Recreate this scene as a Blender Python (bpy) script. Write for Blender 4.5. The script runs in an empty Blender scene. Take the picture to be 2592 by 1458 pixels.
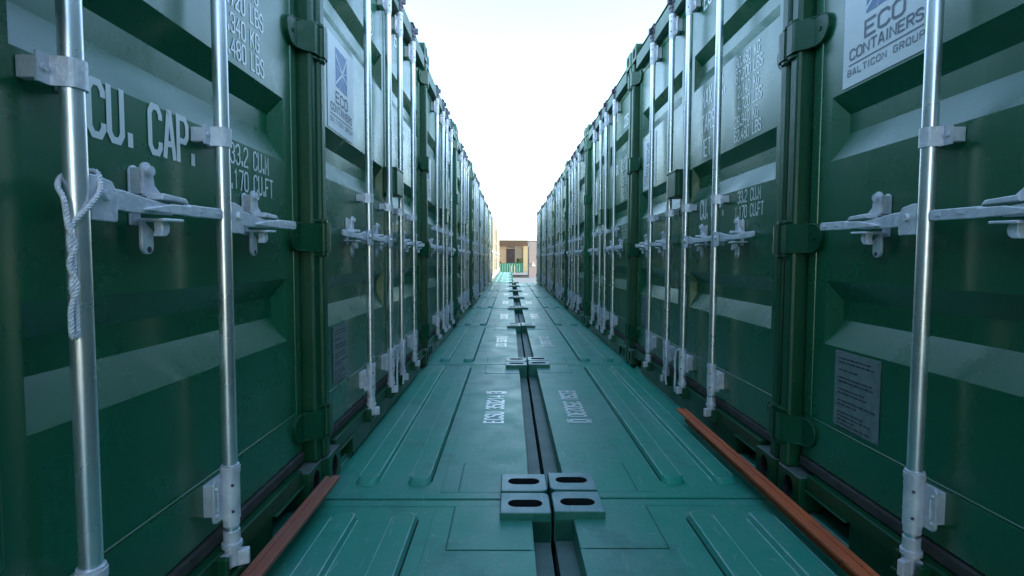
import bpy, bmesh, math, random
from mathutils import Vector, Matrix
random.seed(7)
S = bpy.context.scene
COL = S.collection
R = math.radians

# ------------------------------------------------------------------ camera
def look():
    yaw, pit, rol = 0.0041, 0.0543, 0.0032
    r = Vector((math.cos(yaw), -math.sin(yaw), 0)); f0 = Vector((math.sin(yaw), math.cos(yaw), 0))
    z = Vector((0, 0, 1))
    f = f0*math.cos(pit) - z*math.sin(pit); u = f0*math.sin(pit) + z*math.cos(pit)
    r2 = r*math.cos(rol) + u*math.sin(rol); u2 = u*math.cos(rol) - r*math.sin(rol)
    m = Matrix.Identity(4)
    for i in range(3):
        m[i][0] = r2[i]; m[i][1] = u2[i]; m[i][2] = -f[i]
    m[0][3], m[1][3], m[2][3] = -0.1509, 0.0, 0.8712
    return m
cd = bpy.data.cameras.new('camera'); cam = bpy.data.objects.new('camera', cd); COL.objects.link(cam)
cd.sensor_width = 36; cd.lens = 18.99; cd.clip_start = 0.02; cd.clip_end = 3000
cam.matrix_world = look(); S.camera = cam

# ------------------------------------------------------------------ light
SUN_EL, SUN_AZ = R(7), R(97)      # azimuth from +Y (north) clockwise towards +X
w = bpy.data.worlds.new('World'); S.world = w; w.use_nodes = True
nt = w.node_tree; nt.nodes.clear()
sky = nt.nodes.new('ShaderNodeTexSky'); sky.sky_type = 'NISHITA'; sky.sun_disc = False
sky.sun_elevation = SUN_EL; sky.sun_rotation = SUN_AZ
sky.air_density = 0.78; sky.dust_density = 0.1; sky.ozone_density = 1.0
bg = nt.nodes.new('ShaderNodeBackground'); bg.inputs[1].default_value = 0.15
wo = nt.nodes.new('ShaderNodeOutputWorld')
nt.links.new(sky.outputs[0], bg.inputs[0]); nt.links.new(bg.outputs[0], wo.inputs[0])
sd = bpy.data.lights.new('sun', 'SUN'); sun = bpy.data.objects.new('sun', sd); COL.objects.link(sun)
sd.energy = 2.0; sd.angle = R(0.6); sd.color = (1.0, 0.84, 0.62)
dirv = Vector((math.sin(SUN_AZ)*math.cos(SUN_EL), math.cos(SUN_AZ)*math.cos(SUN_EL), math.sin(SUN_EL)))
sun.rotation_euler = dirv.to_track_quat('Z', 'Y').to_euler()
sun.location = (12, -6, 12)
S.view_settings.view_transform = 'Standard'; S.view_settings.look = 'None'
S.view_settings.exposure = 3.05; S.view_settings.gamma = 1

# ------------------------------------------------------------------ materials
def mat(name, col, rough=0.5, metal=0.0, var=0.0, vscale=3.0, col2=None, bump=0.0, bscale=8.0,
        rvar=0.0, streak=0.0, spec=0.5, speck=None, coat=0.0, dust=None, rusty=False, scuff=0.0):
    m = bpy.data.materials.new(name); m.use_nodes = True
    n = m.node_tree.nodes; l = m.node_tree.links
    b = n['Principled BSDF']
    b.inputs['Base Color'].default_value = (*col, 1); b.inputs['Roughness'].default_value = rough
    b.inputs['Metallic'].default_value = metal
    b.inputs['Specular IOR Level'].default_value = spec
    b.inputs['Coat Weight'].default_value = coat
    b.inputs['Coat Roughness'].default_value = 0.2
    geo = n.new('ShaderNodeNewGeometry')
    def noise(scale, det=4, vec=None, rough=0.55):
        t = n.new('ShaderNodeTexNoise'); t.inputs['Scale'].default_value = scale
        t.inputs['Detail'].default_value = det; t.inputs['Roughness'].default_value = rough
        l.new(vec if vec else geo.outputs['Position'], t.inputs['Vector']); return t.outputs['Fac']
    def ramp(fac, a, b2, lo=0.0, hi=1.0):
        r = n.new('ShaderNodeMapRange'); r.inputs[1].default_value = a; r.inputs[2].default_value = b2
        r.inputs[3].default_value = lo; r.inputs[4].default_value = hi
        l.new(fac, r.inputs[0]); return r.outputs[0]
    cur = None
    def mix(fac, a, c):
        x = n.new('ShaderNodeMix'); x.data_type = 'RGBA'
        l.new(fac, x.inputs[0])
        if isinstance(a, tuple): x.inputs[6].default_value = (*a, 1)
        else: l.new(a, x.inputs[6])
        x.inputs[7].default_value = (*c, 1)
        return x.outputs[2]
    if var > 0:
        c2 = col2 or tuple(min(1, c*1.9+0.004) for c in col)
        cur = mix(ramp(noise(vscale), 0.38, 0.68, 0, var), col, c2)
    if streak > 0:
        mp = n.new('ShaderNodeMapping'); mp.inputs['Scale'].default_value = (9, 9, 0.55)
        l.new(geo.outputs['Position'], mp.inputs[0])
        c2 = tuple(min(1, c*1.6+0.012) for c in col)
        cur = mix(ramp(noise(1.6, 5, mp.outputs[0], 0.62), 0.56, 0.78, 0, streak), cur or col, c2)
    if speck:
        cur = mix(ramp(noise(speck[1], 2), speck[2], speck[2]+0.05, 0, speck[3]), cur or col, speck[0])
    if dust:
        cur = mix(ramp(noise(0.9, 6, None, 0.66), 0.44, 0.68, 0, 0.7), cur or col, dust)
        mp = n.new('ShaderNodeMapping'); mp.inputs['Rotation'].default_value = (0, 0, 0.5); mp.inputs['Scale'].default_value = (55, 7, 20)
        l.new(geo.outputs['Position'], mp.inputs[0])
        cur = mix(ramp(noise(1.0, 3, mp.outputs[0], 0.6), 0.63, 0.70, 0, 0.30), cur, (0.30, 0.45, 0.42))
        cur = mix(ramp(noise(3.4, 5, None, 0.7), 0.54, 0.70, 0, 0.6), cur, (0.006, 0.150, 0.095))
    if scuff > 0:
        mp = n.new('ShaderNodeMapping'); mp.inputs['Rotation'].default_value = (0.3, 0.2, 0.4); mp.inputs['Scale'].default_value = (60, 14, 60)
        l.new(geo.outputs['Position'], mp.inputs[0])
        cur = mix(ramp(noise(1.0, 3, mp.outputs[0], 0.6), 0.62, 0.72, 0, scuff), cur or col, tuple(min(1, c*1.7+0.06) for c in col))
    if rusty:
        cur = mix(ramp(noise(16, 4, None, 0.65), 0.70, 0.76, 0, 0.7), cur or col, (0.20, 0.085, 0.035))
    if cur is not None: l.new(cur, b.inputs['Base Color'])
    if rvar > 0:
        l.new(ramp(noise(5.5, 5), 0.3, 0.7, rough-rvar, rough+rvar), b.inputs['Roughness'])
    if bump > 0:
        bp = n.new('ShaderNodeBump'); bp.inputs['Strength'].default_value = 1.0
        bp.inputs['Distance'].default_value = bump
        l.new(noise(bscale, 3), bp.inputs['Height']); l.new(bp.outputs[0], b.inputs['Normal'])
    return m
GREEN = (0.001, 0.108, 0.042)
M = {
 'paint': mat('green_container_paint', GREEN, 0.29, spec=1.0, coat=0.25, var=0.4, col2=(0.004, 0.130, 0.056), vscale=1.6, bump=0.0022, bscale=2.6, rvar=0.05, streak=0.45,
              speck=((0.12, 0.17, 0.15), 60, 0.70, 0.35)),
 'frame': mat('green_frame_paint', (0.001, 0.062, 0.022), 0.40, spec=0.5, var=0.5, vscale=5, col2=(0.004, 0.085, 0.040), rvar=0.08, bump=0.0015, bscale=25,
              speck=((0.10, 0.13, 0.11), 45, 0.69, 0.4)),
 'roof': mat('green_roof_paint', (0.006, 0.305, 0.200), 0.42, var=0.8, vscale=1.7, col2=(0.045, 0.31, 0.235), rvar=0.07, bump=0.0006, bscale=6, dust=(0.16, 0.30, 0.265), rusty=True,
             speck=((0.26, 0.36, 0.33), 48, 0.655, 0.55)),
 'casting': mat('casting_paint', (0.008, 0.150, 0.105), 0.42, var=0.9, vscale=11, col2=(0.03, 0.19, 0.14), rvar=0.1, bump=0.001, bscale=60, rusty=True, scuff=0.5),
 'scraped': mat('scraped_casting_top', (0.13, 0.30, 0.30), 0.40, var=0.9, vscale=13, col2=(0.24, 0.37, 0.38), rvar=0.1, rusty=True, scuff=0.6),
 'dusty': mat('dusty_green_ledge', (0.07, 0.115, 0.10), 0.6, var=0.8, vscale=12, col2=(0.15, 0.17, 0.16)),
 'hole': mat('dark_cavity', (0.006, 0.010, 0.012), 0.8),
 'rail_grey': mat('grey_dusty_rail', (0.11, 0.185, 0.165), 0.6, var=0.8, vscale=7, col2=(0.18, 0.24, 0.22), rusty=True),
 'dark_line': mat('dark_seam_line', (0.004, 0.022, 0.024), 0.8),  # near black lines along the doubler welds and first ridge foot
 'steel': mat('galvanised_steel', (0.80, 0.80, 0.86), 0.30, metal=0.88, var=0.7, vscale=16, col2=(0.90, 0.90, 0.93), rvar=0.06, bump=0.0002, bscale=50),
 'zinc': mat('zinc_castings', (0.62, 0.62, 0.68), 0.45, metal=0.3, var=0.9, vscale=26, col2=(0.82, 0.82, 0.86), rusty=True, rvar=0.1, bump=0.0015, bscale=90),
 'keeper': mat('dark_worn_keeper', (0.06, 0.055, 0.08), 0.5, metal=0.4, var=0.6, vscale=40, col2=(0.2, 0.19, 0.24)),
 'rubber': mat('dusty_rubber_gasket', (0.038, 0.038, 0.036), 0.8, var=0.9, vscale=18, col2=(0.085, 0.075, 0.068)),
 'letter': mat('white_lettering_paint', (0.92, 0.92, 0.90), 0.30, spec=1.0, coat=0.25, var=0.3, vscale=40, col2=(0.84, 0.85, 0.84)),
 'vinyl': mat('white_vinyl', (0.80, 0.80, 0.79), 0.4, var=0.4, vscale=6, col2=(0.70, 0.71, 0.70)),
 'blue': mat('blue_print', (0.16, 0.25, 0.46), 0.45),
 'greyprint': mat('grey_print', (0.16, 0.17, 0.22), 0.5),
 'plate': mat('brushed_alloy_plate', (0.22, 0.265, 0.255), 0.5, metal=0.1, var=0.8, vscale=30, col2=(0.14, 0.18, 0.17)),
 'rust': mat('red_oxide_steel', (0.62, 0.125, 0.035), 0.65, var=0.8, vscale=7, col2=(0.44, 0.095, 0.035), speck=((0.10, 0.04, 0.03), 34, 0.66, 0.7)),
 'rust_dark': mat('brown_worn_steel', (0.34, 0.105, 0.065), 0.55, var=0.8, vscale=14, col2=(0.30, 0.13, 0.095)),
 'rope': mat('white_rope_fibre', (0.78, 0.77, 0.80), 0.8, var=0.6, vscale=120, col2=(0.40, 0.39, 0.44)),
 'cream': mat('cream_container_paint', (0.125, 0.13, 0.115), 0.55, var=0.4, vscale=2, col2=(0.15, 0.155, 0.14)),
 'concrete': mat('pale_concrete', (0.24, 0.23, 0.21), 0.9, var=0.6, vscale=0.3, col2=(0.19, 0.185, 0.17)),
 'pink': mat('pale_pink_render', (0.30, 0.235, 0.215), 0.85, var=0.4, vscale=0.6, col2=(0.27, 0.21, 0.195)),
 'ochre': mat('ochre_render', (0.44, 0.34, 0.19), 0.85, var=0.5, vscale=0.8, col2=(0.38, 0.29, 0.17)),
 'beige': mat('beige_render', (0.30, 0.215, 0.14), 0.85, var=0.6, vscale=0.8, col2=(0.24, 0.18, 0.12)),
 'door_brown': mat('brown_sheet_door', (0.045, 0.022, 0.020), 0.6, var=0.4, vscale=1),
 'roof_dark': mat('dark_roof_fascia', (0.07, 0.05, 0.055), 0.7),
 'soffit': mat('tan_soffit', (0.36, 0.25, 0.19), 0.8),
 'soil': mat('brown_soil', (0.10, 0.045, 0.025), 0.95, var=0.8, vscale=0.9, col2=(0.16, 0.08, 0.045)),
 'farsteel': mat('dark_weathered_steel', (0.06, 0.05, 0.052), 0.7, var=0.5, vscale=1),
 'pale_line': mat('pale_ridge_line', (0.34, 0.56, 0.53), 0.45, var=0.9, vscale=9, col2=(0.06, 0.38, 0.31)),
 'leaf': mat('shrub_leaves', (0.06, 0.085, 0.03), 0.8, var=0.6, vscale=2, col2=(0.11, 0.11, 0.04)),
 'timber': mat('timber', (0.30, 0.19, 0.10), 0.8),
 'fargreen': mat('faded_green_paint', (0.035, 0.16, 0.10), 0.55, var=0.5, vscale=0.7),
}

# ------------------------------------------------------------------ mesh helpers
class MB:
    def __init__(s): s.v = []; s.f = []; s.mi = []; s.sm = []
    def add(s, vs, fs, mi=0, sm=False):
        o = len(s.v); s.v += [tuple(v) for v in vs]
        for f in fs: s.f.append([i+o for i in f]); s.mi.append(mi); s.sm.append(sm)
        return s
    def box(s, x0, x1, y0, y1, z0, z1, mi=0, bev=0.0):
        if bev > 0:
            bm = bmesh.new(); bmesh.ops.create_cube(bm, size=1)
            for v in bm.verts:
                v.co = ((x0+x1)/2+v.co.x*(x1-x0), (y0+y1)/2+v.co.y*(y1-y0), (z0+z1)/2+v.co.z*(z1-z0))
            bmesh.ops.bevel(bm, geom=bm.edges[:], offset=bev, segments=2, affect='EDGES', profile=0.5)
            s.bm(bm, mi); return s
        v = [(x, y, z) for x in (x0, x1) for y in (y0, y1) for z in (z0, z1)]
        return s.add(v, [(0,1,3,2), (4,6,7,5), (0,4,5,1), (2,3,7,6), (0,2,6,4), (1,5,7,3)], mi)
    def bm(s, bm, mi=0, sm=False):
        bmesh.ops.recalc_face_normals(bm, faces=bm.faces[:])
        bm.verts.index_update()
        s.add([v.co[:] for v in bm.verts], [[v.index for v in f.verts] for f in bm.faces], mi, sm); bm.free()
    def tube(s, path, r, n=12, mi=0, caps=True, closed=False):
        P = [Vector(p) for p in path]; rings = []; m = len(P)
        up = Vector((0.013, 0.37, 0.93)).normalized(); N = None
        for i, p in enumerate(P):
            if closed: t = P[(i+1) % m]-P[i-1]
            else: t = P[min(i+1, m-1)]-P[max(i-1, 0)]
            t.normalize()
            if N is None:
                N = t.cross(up)
                if N.length < 0.1: N = t.cross(Vector((1, 0, 0)))
            N = (N-t*N.dot(t)).normalized(); B = t.cross(N)
            rr = r[i] if isinstance(r, (list, tuple)) else r
            rings.append([p+(N*math.cos(a)+B*math.sin(a))*rr for a in [2*math.pi*k/n for k in range(n)]])
        vs = [q for rg in rings for q in rg]; fs = []
        for i in range(m if closed else m-1):
            j = (i+1) % m
            for k in range(n): fs.append((i*n+k, i*n+(k+1) % n, j*n+(k+1) % n, j*n+k))
        s.add(vs, fs, mi, True)
        if caps and not closed:
            s.add(rings[0], [tuple(range(n))[::-1]], mi); s.add(rings[-1], [tuple(range(n))], mi)
        return s
    def prism(s, outline, a0, a1, axis='x', mi=0, bev=0.0, sm=False):
        """outline points in the two other axes (order y,z / x,z / x,y), extruded along axis"""
        def P(u, v, a):
            return {'x': (a, u, v), 'y': (u, a, v), 'z': (u, v, a)}[axis]
        bm = bmesh.new()
        lo = [bm.verts.new(P(u, v, a0)) for u, v in outline]; hi = [bm.verts.new(P(u, v, a1)) for u, v in outline]
        n = len(outline)
        bm.faces.new(lo[::-1]); bm.faces.new(hi)
        for i in range(n): bm.faces.new((lo[i], lo[(i+1) % n], hi[(i+1) % n], hi[i]))
        bmesh.ops.recalc_face_normals(bm, faces=bm.faces[:])
        if bev > 0:
            es = [e for e in bm.edges if len(e.link_faces) == 2 and e.calc_face_angle(0) > 0.6]
            bmesh.ops.bevel(bm, geom=es, offset=bev, segments=2, affect='EDGES', profile=0.5)
        s.bm(bm, mi, sm); return s
    def ribbon(s, path, th, a0, a1, axis='z', mi=0):
        """open polyline in plane, thickened by th, extruded along axis"""
        n = len(path); L = []; Rr = []
        for i in range(n):
            p = Vector(path[i]); t = Vector((0, 0))
            if i < n-1: t += (Vector(path[i+1])-p).normalized()
            if i > 0: t += (p-Vector(path[i-1])).normalized()
            t.normalize(); nn = Vector((-t.y, t.x)); L.append(p+nn*th/2); Rr.append(p-nn*th/2)
        return s.prism([tuple(q) for q in L]+[tuple(q) for q in Rr[::-1]], a0, a1, axis, mi)
    def mesh(s, name, mats):
        me = bpy.data.meshes.new(name); me.from_pydata(s.v, [], s.f)
        for m in mats: me.materials.append(m)
        for p, i, k in zip(me.polygons, s.mi, s.sm): p.material_index = i; p.use_smooth = k
        me.validate(); me.update(); return me
def obj(name, mb, mats, parent=None):
    if not isinstance(mats, (list, tuple)): mats = [mats]
    o = bpy.data.objects.new(name, mb.mesh(name, mats)); COL.objects.link(o)
    if parent is not None: o.parent = parent
    return o
def thing(name, label, cat, loc=(0, 0, 0), rz=0, group=None):
    o = bpy.data.objects.new(name, None); COL.objects.link(o); o.location = loc; o.rotation_euler = (0, 0, rz)
    o.empty_display_size = 0.2; o['label'] = label; o['category'] = cat
    if group: o['group'] = group
    return o
def tag(o, label, cat, group=None):
    o['label'] = label; o['category'] = cat
    if group: o['group'] = group
    return o
def copy_tree(o, parent=None):
    c = o.copy(); COL.objects.link(c)
    if parent is not None: c.parent = parent
    for ch in list(o.children): copy_tree(ch, c)
    return c
def arc(cx, cy, r, a0, a1, n=8):
    return [(cx+r*math.cos(R(a0+(a1-a0)*k/n)), cy+r*math.sin(R(a0+(a1-a0)*k/n))) for k in range(n+1)]
def rrect(x0, x1, y0, y1, r, n=4):
    return arc(x1-r, y1-r, r, 0, 90, n)+arc(x0+r, y1-r, r, 90, 180, n)+arc(x0+r, y0+r, r, 180, 270, n)+arc(x1-r, y0+r, r, 270, 360, n)

# ------------------------------------------------------------------ stroke lettering
_bx = [(1,0),(3,0),(4,1),(4,6),(3,7),(1,7),(0,6),(0,1),(1,0)]
GL = {
 '0': [_bx], 'O': [_bx], '1': [[(0.9,5.6),(2.2,7),(2.2,0)]],
 '2': [[(0,5.5),(0,6),(1,7),(3,7),(4,6),(4,4.6),(0,1),(0,0),(4.3,0)]],
 '3': [[(0,5.6),(0,6),(1,7),(3,7),(4,6),(4,4.5),(3,3.6),(1.4,3.6)],[(3,3.6),(4,2.7),(4,1),(3,0),(1,0),(0,1),(0,1.4)]],
 '4': [[(3,-0.4),(3,7),(0,2.1),(4.4,2.1)]],
 '5': [[(4,7),(0.2,7),(0.2,4.1),(3,4.1),(4,3.1),(4,1),(3,0),(1,0),(0,1),(0,1.3)]],
 '6': [[(4,5.7),(4,6),(3,7),(1,7),(0,6),(0,1),(1,0),(3,0),(4,1),(4,3),(3,4),(0.4,4)]],
 '7': [[(-0.3,7),(4,7),(4,6.2),(1.6,-0.4)]],
 '8': [[(1,3.7),(3,3.7),(4,4.6),(4,6),(3,7),(1,7),(0,6),(0,4.6),(1,3.7)],[(1,3.7),(0,2.8),(0,1),(1,0),(3,0),(4,1),(4,2.8),(3,3.7)]],
 '9': [[(0,1.3),(0,1),(1,0),(3,0),(4,1),(4,6),(3,7),(1,7),(0,6),(0,4),(1,3),(3.6,3)]],
 'A': [[(0,-0.4),(1.7,7),(2.3,7),(4,-0.4)],[(0.6,2),(3.4,2)]],
 'B': [[(0,3.7),(3,3.7),(4,4.6),(4,6),(3,7),(0,7),(0,0),(3,0),(4,1),(4,2.8),(3,3.7)]],
 'C': [[(4,5.2),(4,6),(3,7),(1,7),(0,6),(0,1),(1,0),(3,0),(4,1),(4,1.8)]],
 'E': [[(4.2,7),(0,7),(0,0),(4.2,0)],[(0,3.6),(3.4,3.6)]],
 'F': [[(4.2,7),(0,7),(0,-0.4)],[(0,3.6),(3.4,3.6)]],
 'G': [[(4,5.4),(4,6),(3,7),(1,7),(0,6),(0,1),(1,0),(3,0),(4,1),(4,3.3),(2.2,3.3)]],
 'I': [[(2,-0.4),(2,7.4)]],
 'K': [[(0,-0.4),(0,7.4)],[(4,7.4),(0.2,3)],[(1.3,4.2),(4,-0.4)]],
 'L': [[(0,7.4),(0,0),(4.2,0)]],
 'M': [[(0,-0.4),(0,7),(2,2.4),(4,7),(4,-0.4)]],
 'N': [[(0,-0.4),(0,7),(4,0),(4,7.4)]],
 'P': [[(0,-0.4),(0,7),(3,7),(4,6),(4,4.2),(3,3.2),(0,3.2)]],
 'R': [[(0,-0.4),(0,7),(3,7),(4,6),(4,4.4),(3,3.5),(0,3.5)],[(2,3.5),(4,-0.4)]],
 'S': [[(4,5.5),(4,6),(3,7),(1,7),(0,6),(0,4.7),(1,3.8),(3,3.4),(4,2.5),(4,1),(3,0),(1,0),(0,1),(0,1.5)]],
 'T': [[(-0.3,7),(4.3,7)],[(2,7),(2,-0.4)]],
 'U': [[(0,7.4),(0,1),(1,0),(3,0),(4,1),(4,7.4)]],
 'X': [[(0,7.4),(4,-0.4)],[(4,7.4),(0,-0.4)]],
}
def strokes(text, h, wd, sw=0.95, gap=2.0):
    """list of polygons (quads) of a text line: h = cap height, wd = width of a letter cell (4 units)"""
    ux, uy = wd/4.0, h/7.0; out = []; x = 0.0
    t = sw*(ux+uy)/2
    def seg(line):
        closed = line[0] == line[-1]
        P = [Vector((x+p[0]*ux, p[1]*uy)) for p in line]
        if closed: P = P[:-1]
        n = len(P); L = []; Rr = []
        for i in range(n):
            if closed or 0 < i < n-1:
                d0 = (P[i]-P[i-1]).normalized(); d1 = (P[(i+1) % n]-P[i]).normalized()
            elif i == 0: d0 = d1 = (P[1]-P[0]).normalized()
            else: d0 = d1 = (P[i]-P[i-1]).normalized()
            m = Vector((-(d0+d1).y, (d0+d1).x)); m.normalize()
            k = min(1.8, 1/max(0.3, m.dot(Vector((-d0.y, d0.x)))))
            L.append(P[i]+m*t/2*k); Rr.append(P[i]-m*t/2*k)
        for i in range(n if closed else n-1):
            j = (i+1) % n; out.append([L[i], Rr[i], Rr[j], L[j]])
    for c in text:
        if c == ' ': x += (4+gap)*ux*0.85; continue
        if c == '.':
            a = 0.55*ux*1.6; b = 0.55*uy*1.9
            out.append([Vector((x, -0.4*uy)), Vector((x+2*a, -0.4*uy)), Vector((x+2*a, -0.4*uy+2*b)), Vector((x, -0.4*uy+2*b))])
            x += (1.4+gap)*ux; continue
        if c == '[' : continue
        k0 = len(out)
        for ln in GL[c]: seg(ln)
        if c == 'I':
            for q in out[k0:]:
                for v in q: v.x -= 1.5*ux
            x += (1+gap)*ux
        else: x += (4+gap)*ux
    return out, x-gap*ux
def text_on(mb, text, h, wd, origin, ax, ay, up, align='l', mi=0, sw=0.95, gap=2.0, box_last=False):
    polys, W_ = strokes(text, h, wd, sw, gap)
    ox = {'l': 0, 'r': -W_, 'c': -W_/2}[align]
    if box_last:
        u = wd/4; b0 = W_-4*u-1.4*u; b1 = W_+1.4*u; z0, z1 = -1.3*h/7, h+1.3*h/7; t = 0.7*u
        for a in ([b0, b0+t, z0, z1], [b1-t, b1, z0, z1], [b0+t, b1-t, z0, z0+t], [b0+t, b1-t, z1-t, z1]):
            polys.append([Vector((a[0], a[2])), Vector((a[1], a[2])), Vector((a[1], a[3])), Vector((a[0], a[3]))])
    o = Vector(origin); ax = Vector(ax); ay = Vector(ay); up = Vector(up)
    for i, q in enumerate(polys):
        e = up*(0.00002*(i % 23))
        vs = [o+ax*(v.x+ox)+ay*v.y+e for v in q]
        nrm = (vs[1]-vs[0]).cross(vs[2]-vs[0])
        mb.add(vs if nrm.dot(up) > 0 else vs[::-1], [(0, 1, 2, 3)], mi)

# ------------------------------------------------------------------ container parts (local frame: door end at x=0, outward +x, viewer's right = +y)
Y1, PITCH = 1.9856, 2.5893
HW = (PITCH-0.016)/2
LEN, HGT = 6.058, 2.591
PX = -0.058            # door panel plane
RX = -0.006            # lock rod axis
ROOF_Z = -0.032        # roof sheet below the casting tops

def boolean_cut(base, cutters):
    b = bpy.data.objects.new('tmp', base.mesh('tmp', [M['casting'], M['hole']])); COL.objects.link(b); k = []
    for c in cutters:
        o = bpy.data.objects.new('tmpc', c.mesh('tmpc', [M['hole']])); COL.objects.link(o); k.append(o)
        m = b.modifiers.new('b', 'BOOLEAN'); m.object = o; m.operation = 'DIFFERENCE'; m.solver = 'EXACT'
    dg = bpy.context.evaluated_depsgraph_get(); me = bpy.data.meshes.new_from_object(b.evaluated_get(dg))
    for o in k+[b]:
        d = o.data; bpy.data.objects.remove(o); bpy.data.meshes.remove(d)
    return me
def stadium(cx, cy, L, W_, n=10):
    r = W_/2; a = L/2-r
    return [(cx+a+r*math.cos(R(t)), cy+r*math.sin(R(t))) for t in [-90+180*k/n for k in range(n+1)]] + \
           [(cx-a+r*math.cos(R(t)), cy+r*math.sin(R(t))) for t in [90+180*k/n for k in range(n+1)]]
def casting_mesh(top):
    """corner casting whose outer corner is at (0,0), body towards -x,-y; z from 0 to .118"""
    b = MB()
    out = [(-0.178, -0.162), (0, -0.162)] + arc(-0.026, -0.026, 0.026, 0, 90, 5) + [(-0.178, 0)]
    b.prism(out, 0, 0.118, 'z', 0, bev=0.004)
    cut = []
    if top:
        cut.append(MB().prism(stadium(-0.089, -0.0885, 0.124, 0.058), 0.06, 0.2, 'z'))
    else:
        cut.append(MB().prism(stadium(-0.089, -0.0885, 0.124, 0.058), -0.1, 0.03, 'z'))
    cut.append(MB().prism([(-0.089+0.031*math.cos(a), 0.06+0.042*math.sin(a)) for a in [2*math.pi*k/20 for k in range(20)]], -0.05, 0.1, 'x'))
    cut.append(MB().prism([(-0.089+0.04*math.cos(a), 0.06+0.033*math.sin(a)) for a in [2*math.pi*k/20 for k in range(20)]], -0.05, 0.1, 'y'))
    me = boolean_cut(b, cut)
    while len(me.materials) < 2: me.materials.append(M['hole'])
    me.materials.append(M['scraped'] if top else M['dusty'])
    for p in me.polygons:
        if p.normal.z > 0.8 and p.center.z > 0.11: p.material_index = 2
    return me
CAST_T, CAST_B = casting_mesh(True), casting_mesh(False)
CAST_G = CAST_B.copy(); CAST_G.materials[0] = M['frame']
CAST_GT = CAST_T.copy(); CAST_GT.materials[0] = M['frame']
# mirrored copies for the other side
def mirrored(me):
    m = me.copy(); bm = bmesh.new(); bm.from_mesh(m)
    for v in bm.verts: v.co.y = -v.co.y
    bmesh.ops.reverse_faces(bm, faces=bm.faces[:]); bm.to_mesh(m); bm.free(); return m
MIR = {}
def casting(parent, x, y, z, me):
    if y < 0:
        if me.name not in MIR: MIR[me.name] = mirrored(me)
        me = MIR[me.name]
    o = bpy.data.objects.new('corner_casting', me); COL.objects.link(o); o.parent = parent; o.location = (x, y, z)
    return o
def castings(parent, upper):
    for sy in (1, -1):
        casting(parent, 0, sy*HW, HGT-0.118, CAST_GT if upper else CAST_T)
        casting(parent, 0, sy*HW, 0, CAST_G)
        for z, me in ((HGT-0.118, CAST_GT), (0, CAST_G)):
            # rear end castings, turned round
            o = casting(parent, -LEN, sy*HW, z, me)
            if me.name not in MIR: MIR[me.name] = mirrored(me)
            o.data = MIR[me.name] if sy > 0 else me
            o.rotation_euler = (0, 0, math.pi)
def ridge(mb, x0, x1, y0, y1, h, mi=0):
    """pressed rounded ridge of the roof sheet, rising from z=ROOF_Z"""
    rings = []
    for ins, z, r in ((0, ROOF_Z+0.0006, 0.034), (0.002, ROOF_Z+h*0.22, 0.033), (0.007, ROOF_Z+h*0.88, 0.029), (0.012, ROOF_Z+h, 0.025)):
        rings.append([(x, y, z) for x, y in rrect(x0+ins, x1-ins, y0+ins*2.2, y1-ins*2.2, r, 5)])
    n = len(rings[0]); vs = [p for r_ in rings for p in r_]; fs = []
    for i in range(len(rings)-1):
        for k in range(n): fs.append((i*n+k, i*n+(k+1) % n, (i+1)*n+(k+1) % n, (i+1)*n+k))
    mb.add(vs, fs, mi, True); mb.add(rings[-1], [tuple(range(n))], mi, True)
    if x1 > -1.2:
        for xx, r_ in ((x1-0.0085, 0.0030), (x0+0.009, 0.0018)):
            mb.tube([(xx, y0+0.05, ROOF_Z+h*0.93), (xx, y1-0.05, ROOF_Z+h*0.93)], r_, 6, 3)  # pale line drawn along each crest edge
        mb.tube([(x1+0.001, y0+0.04, ROOF_Z+0.001), (x1+0.001, y1-0.04, ROOF_Z+0.001)], 0.0028, 6, 3 if x1 < -0.6 else 2)  # foot line: dark on the first ridge, pale on the next ones
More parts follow.
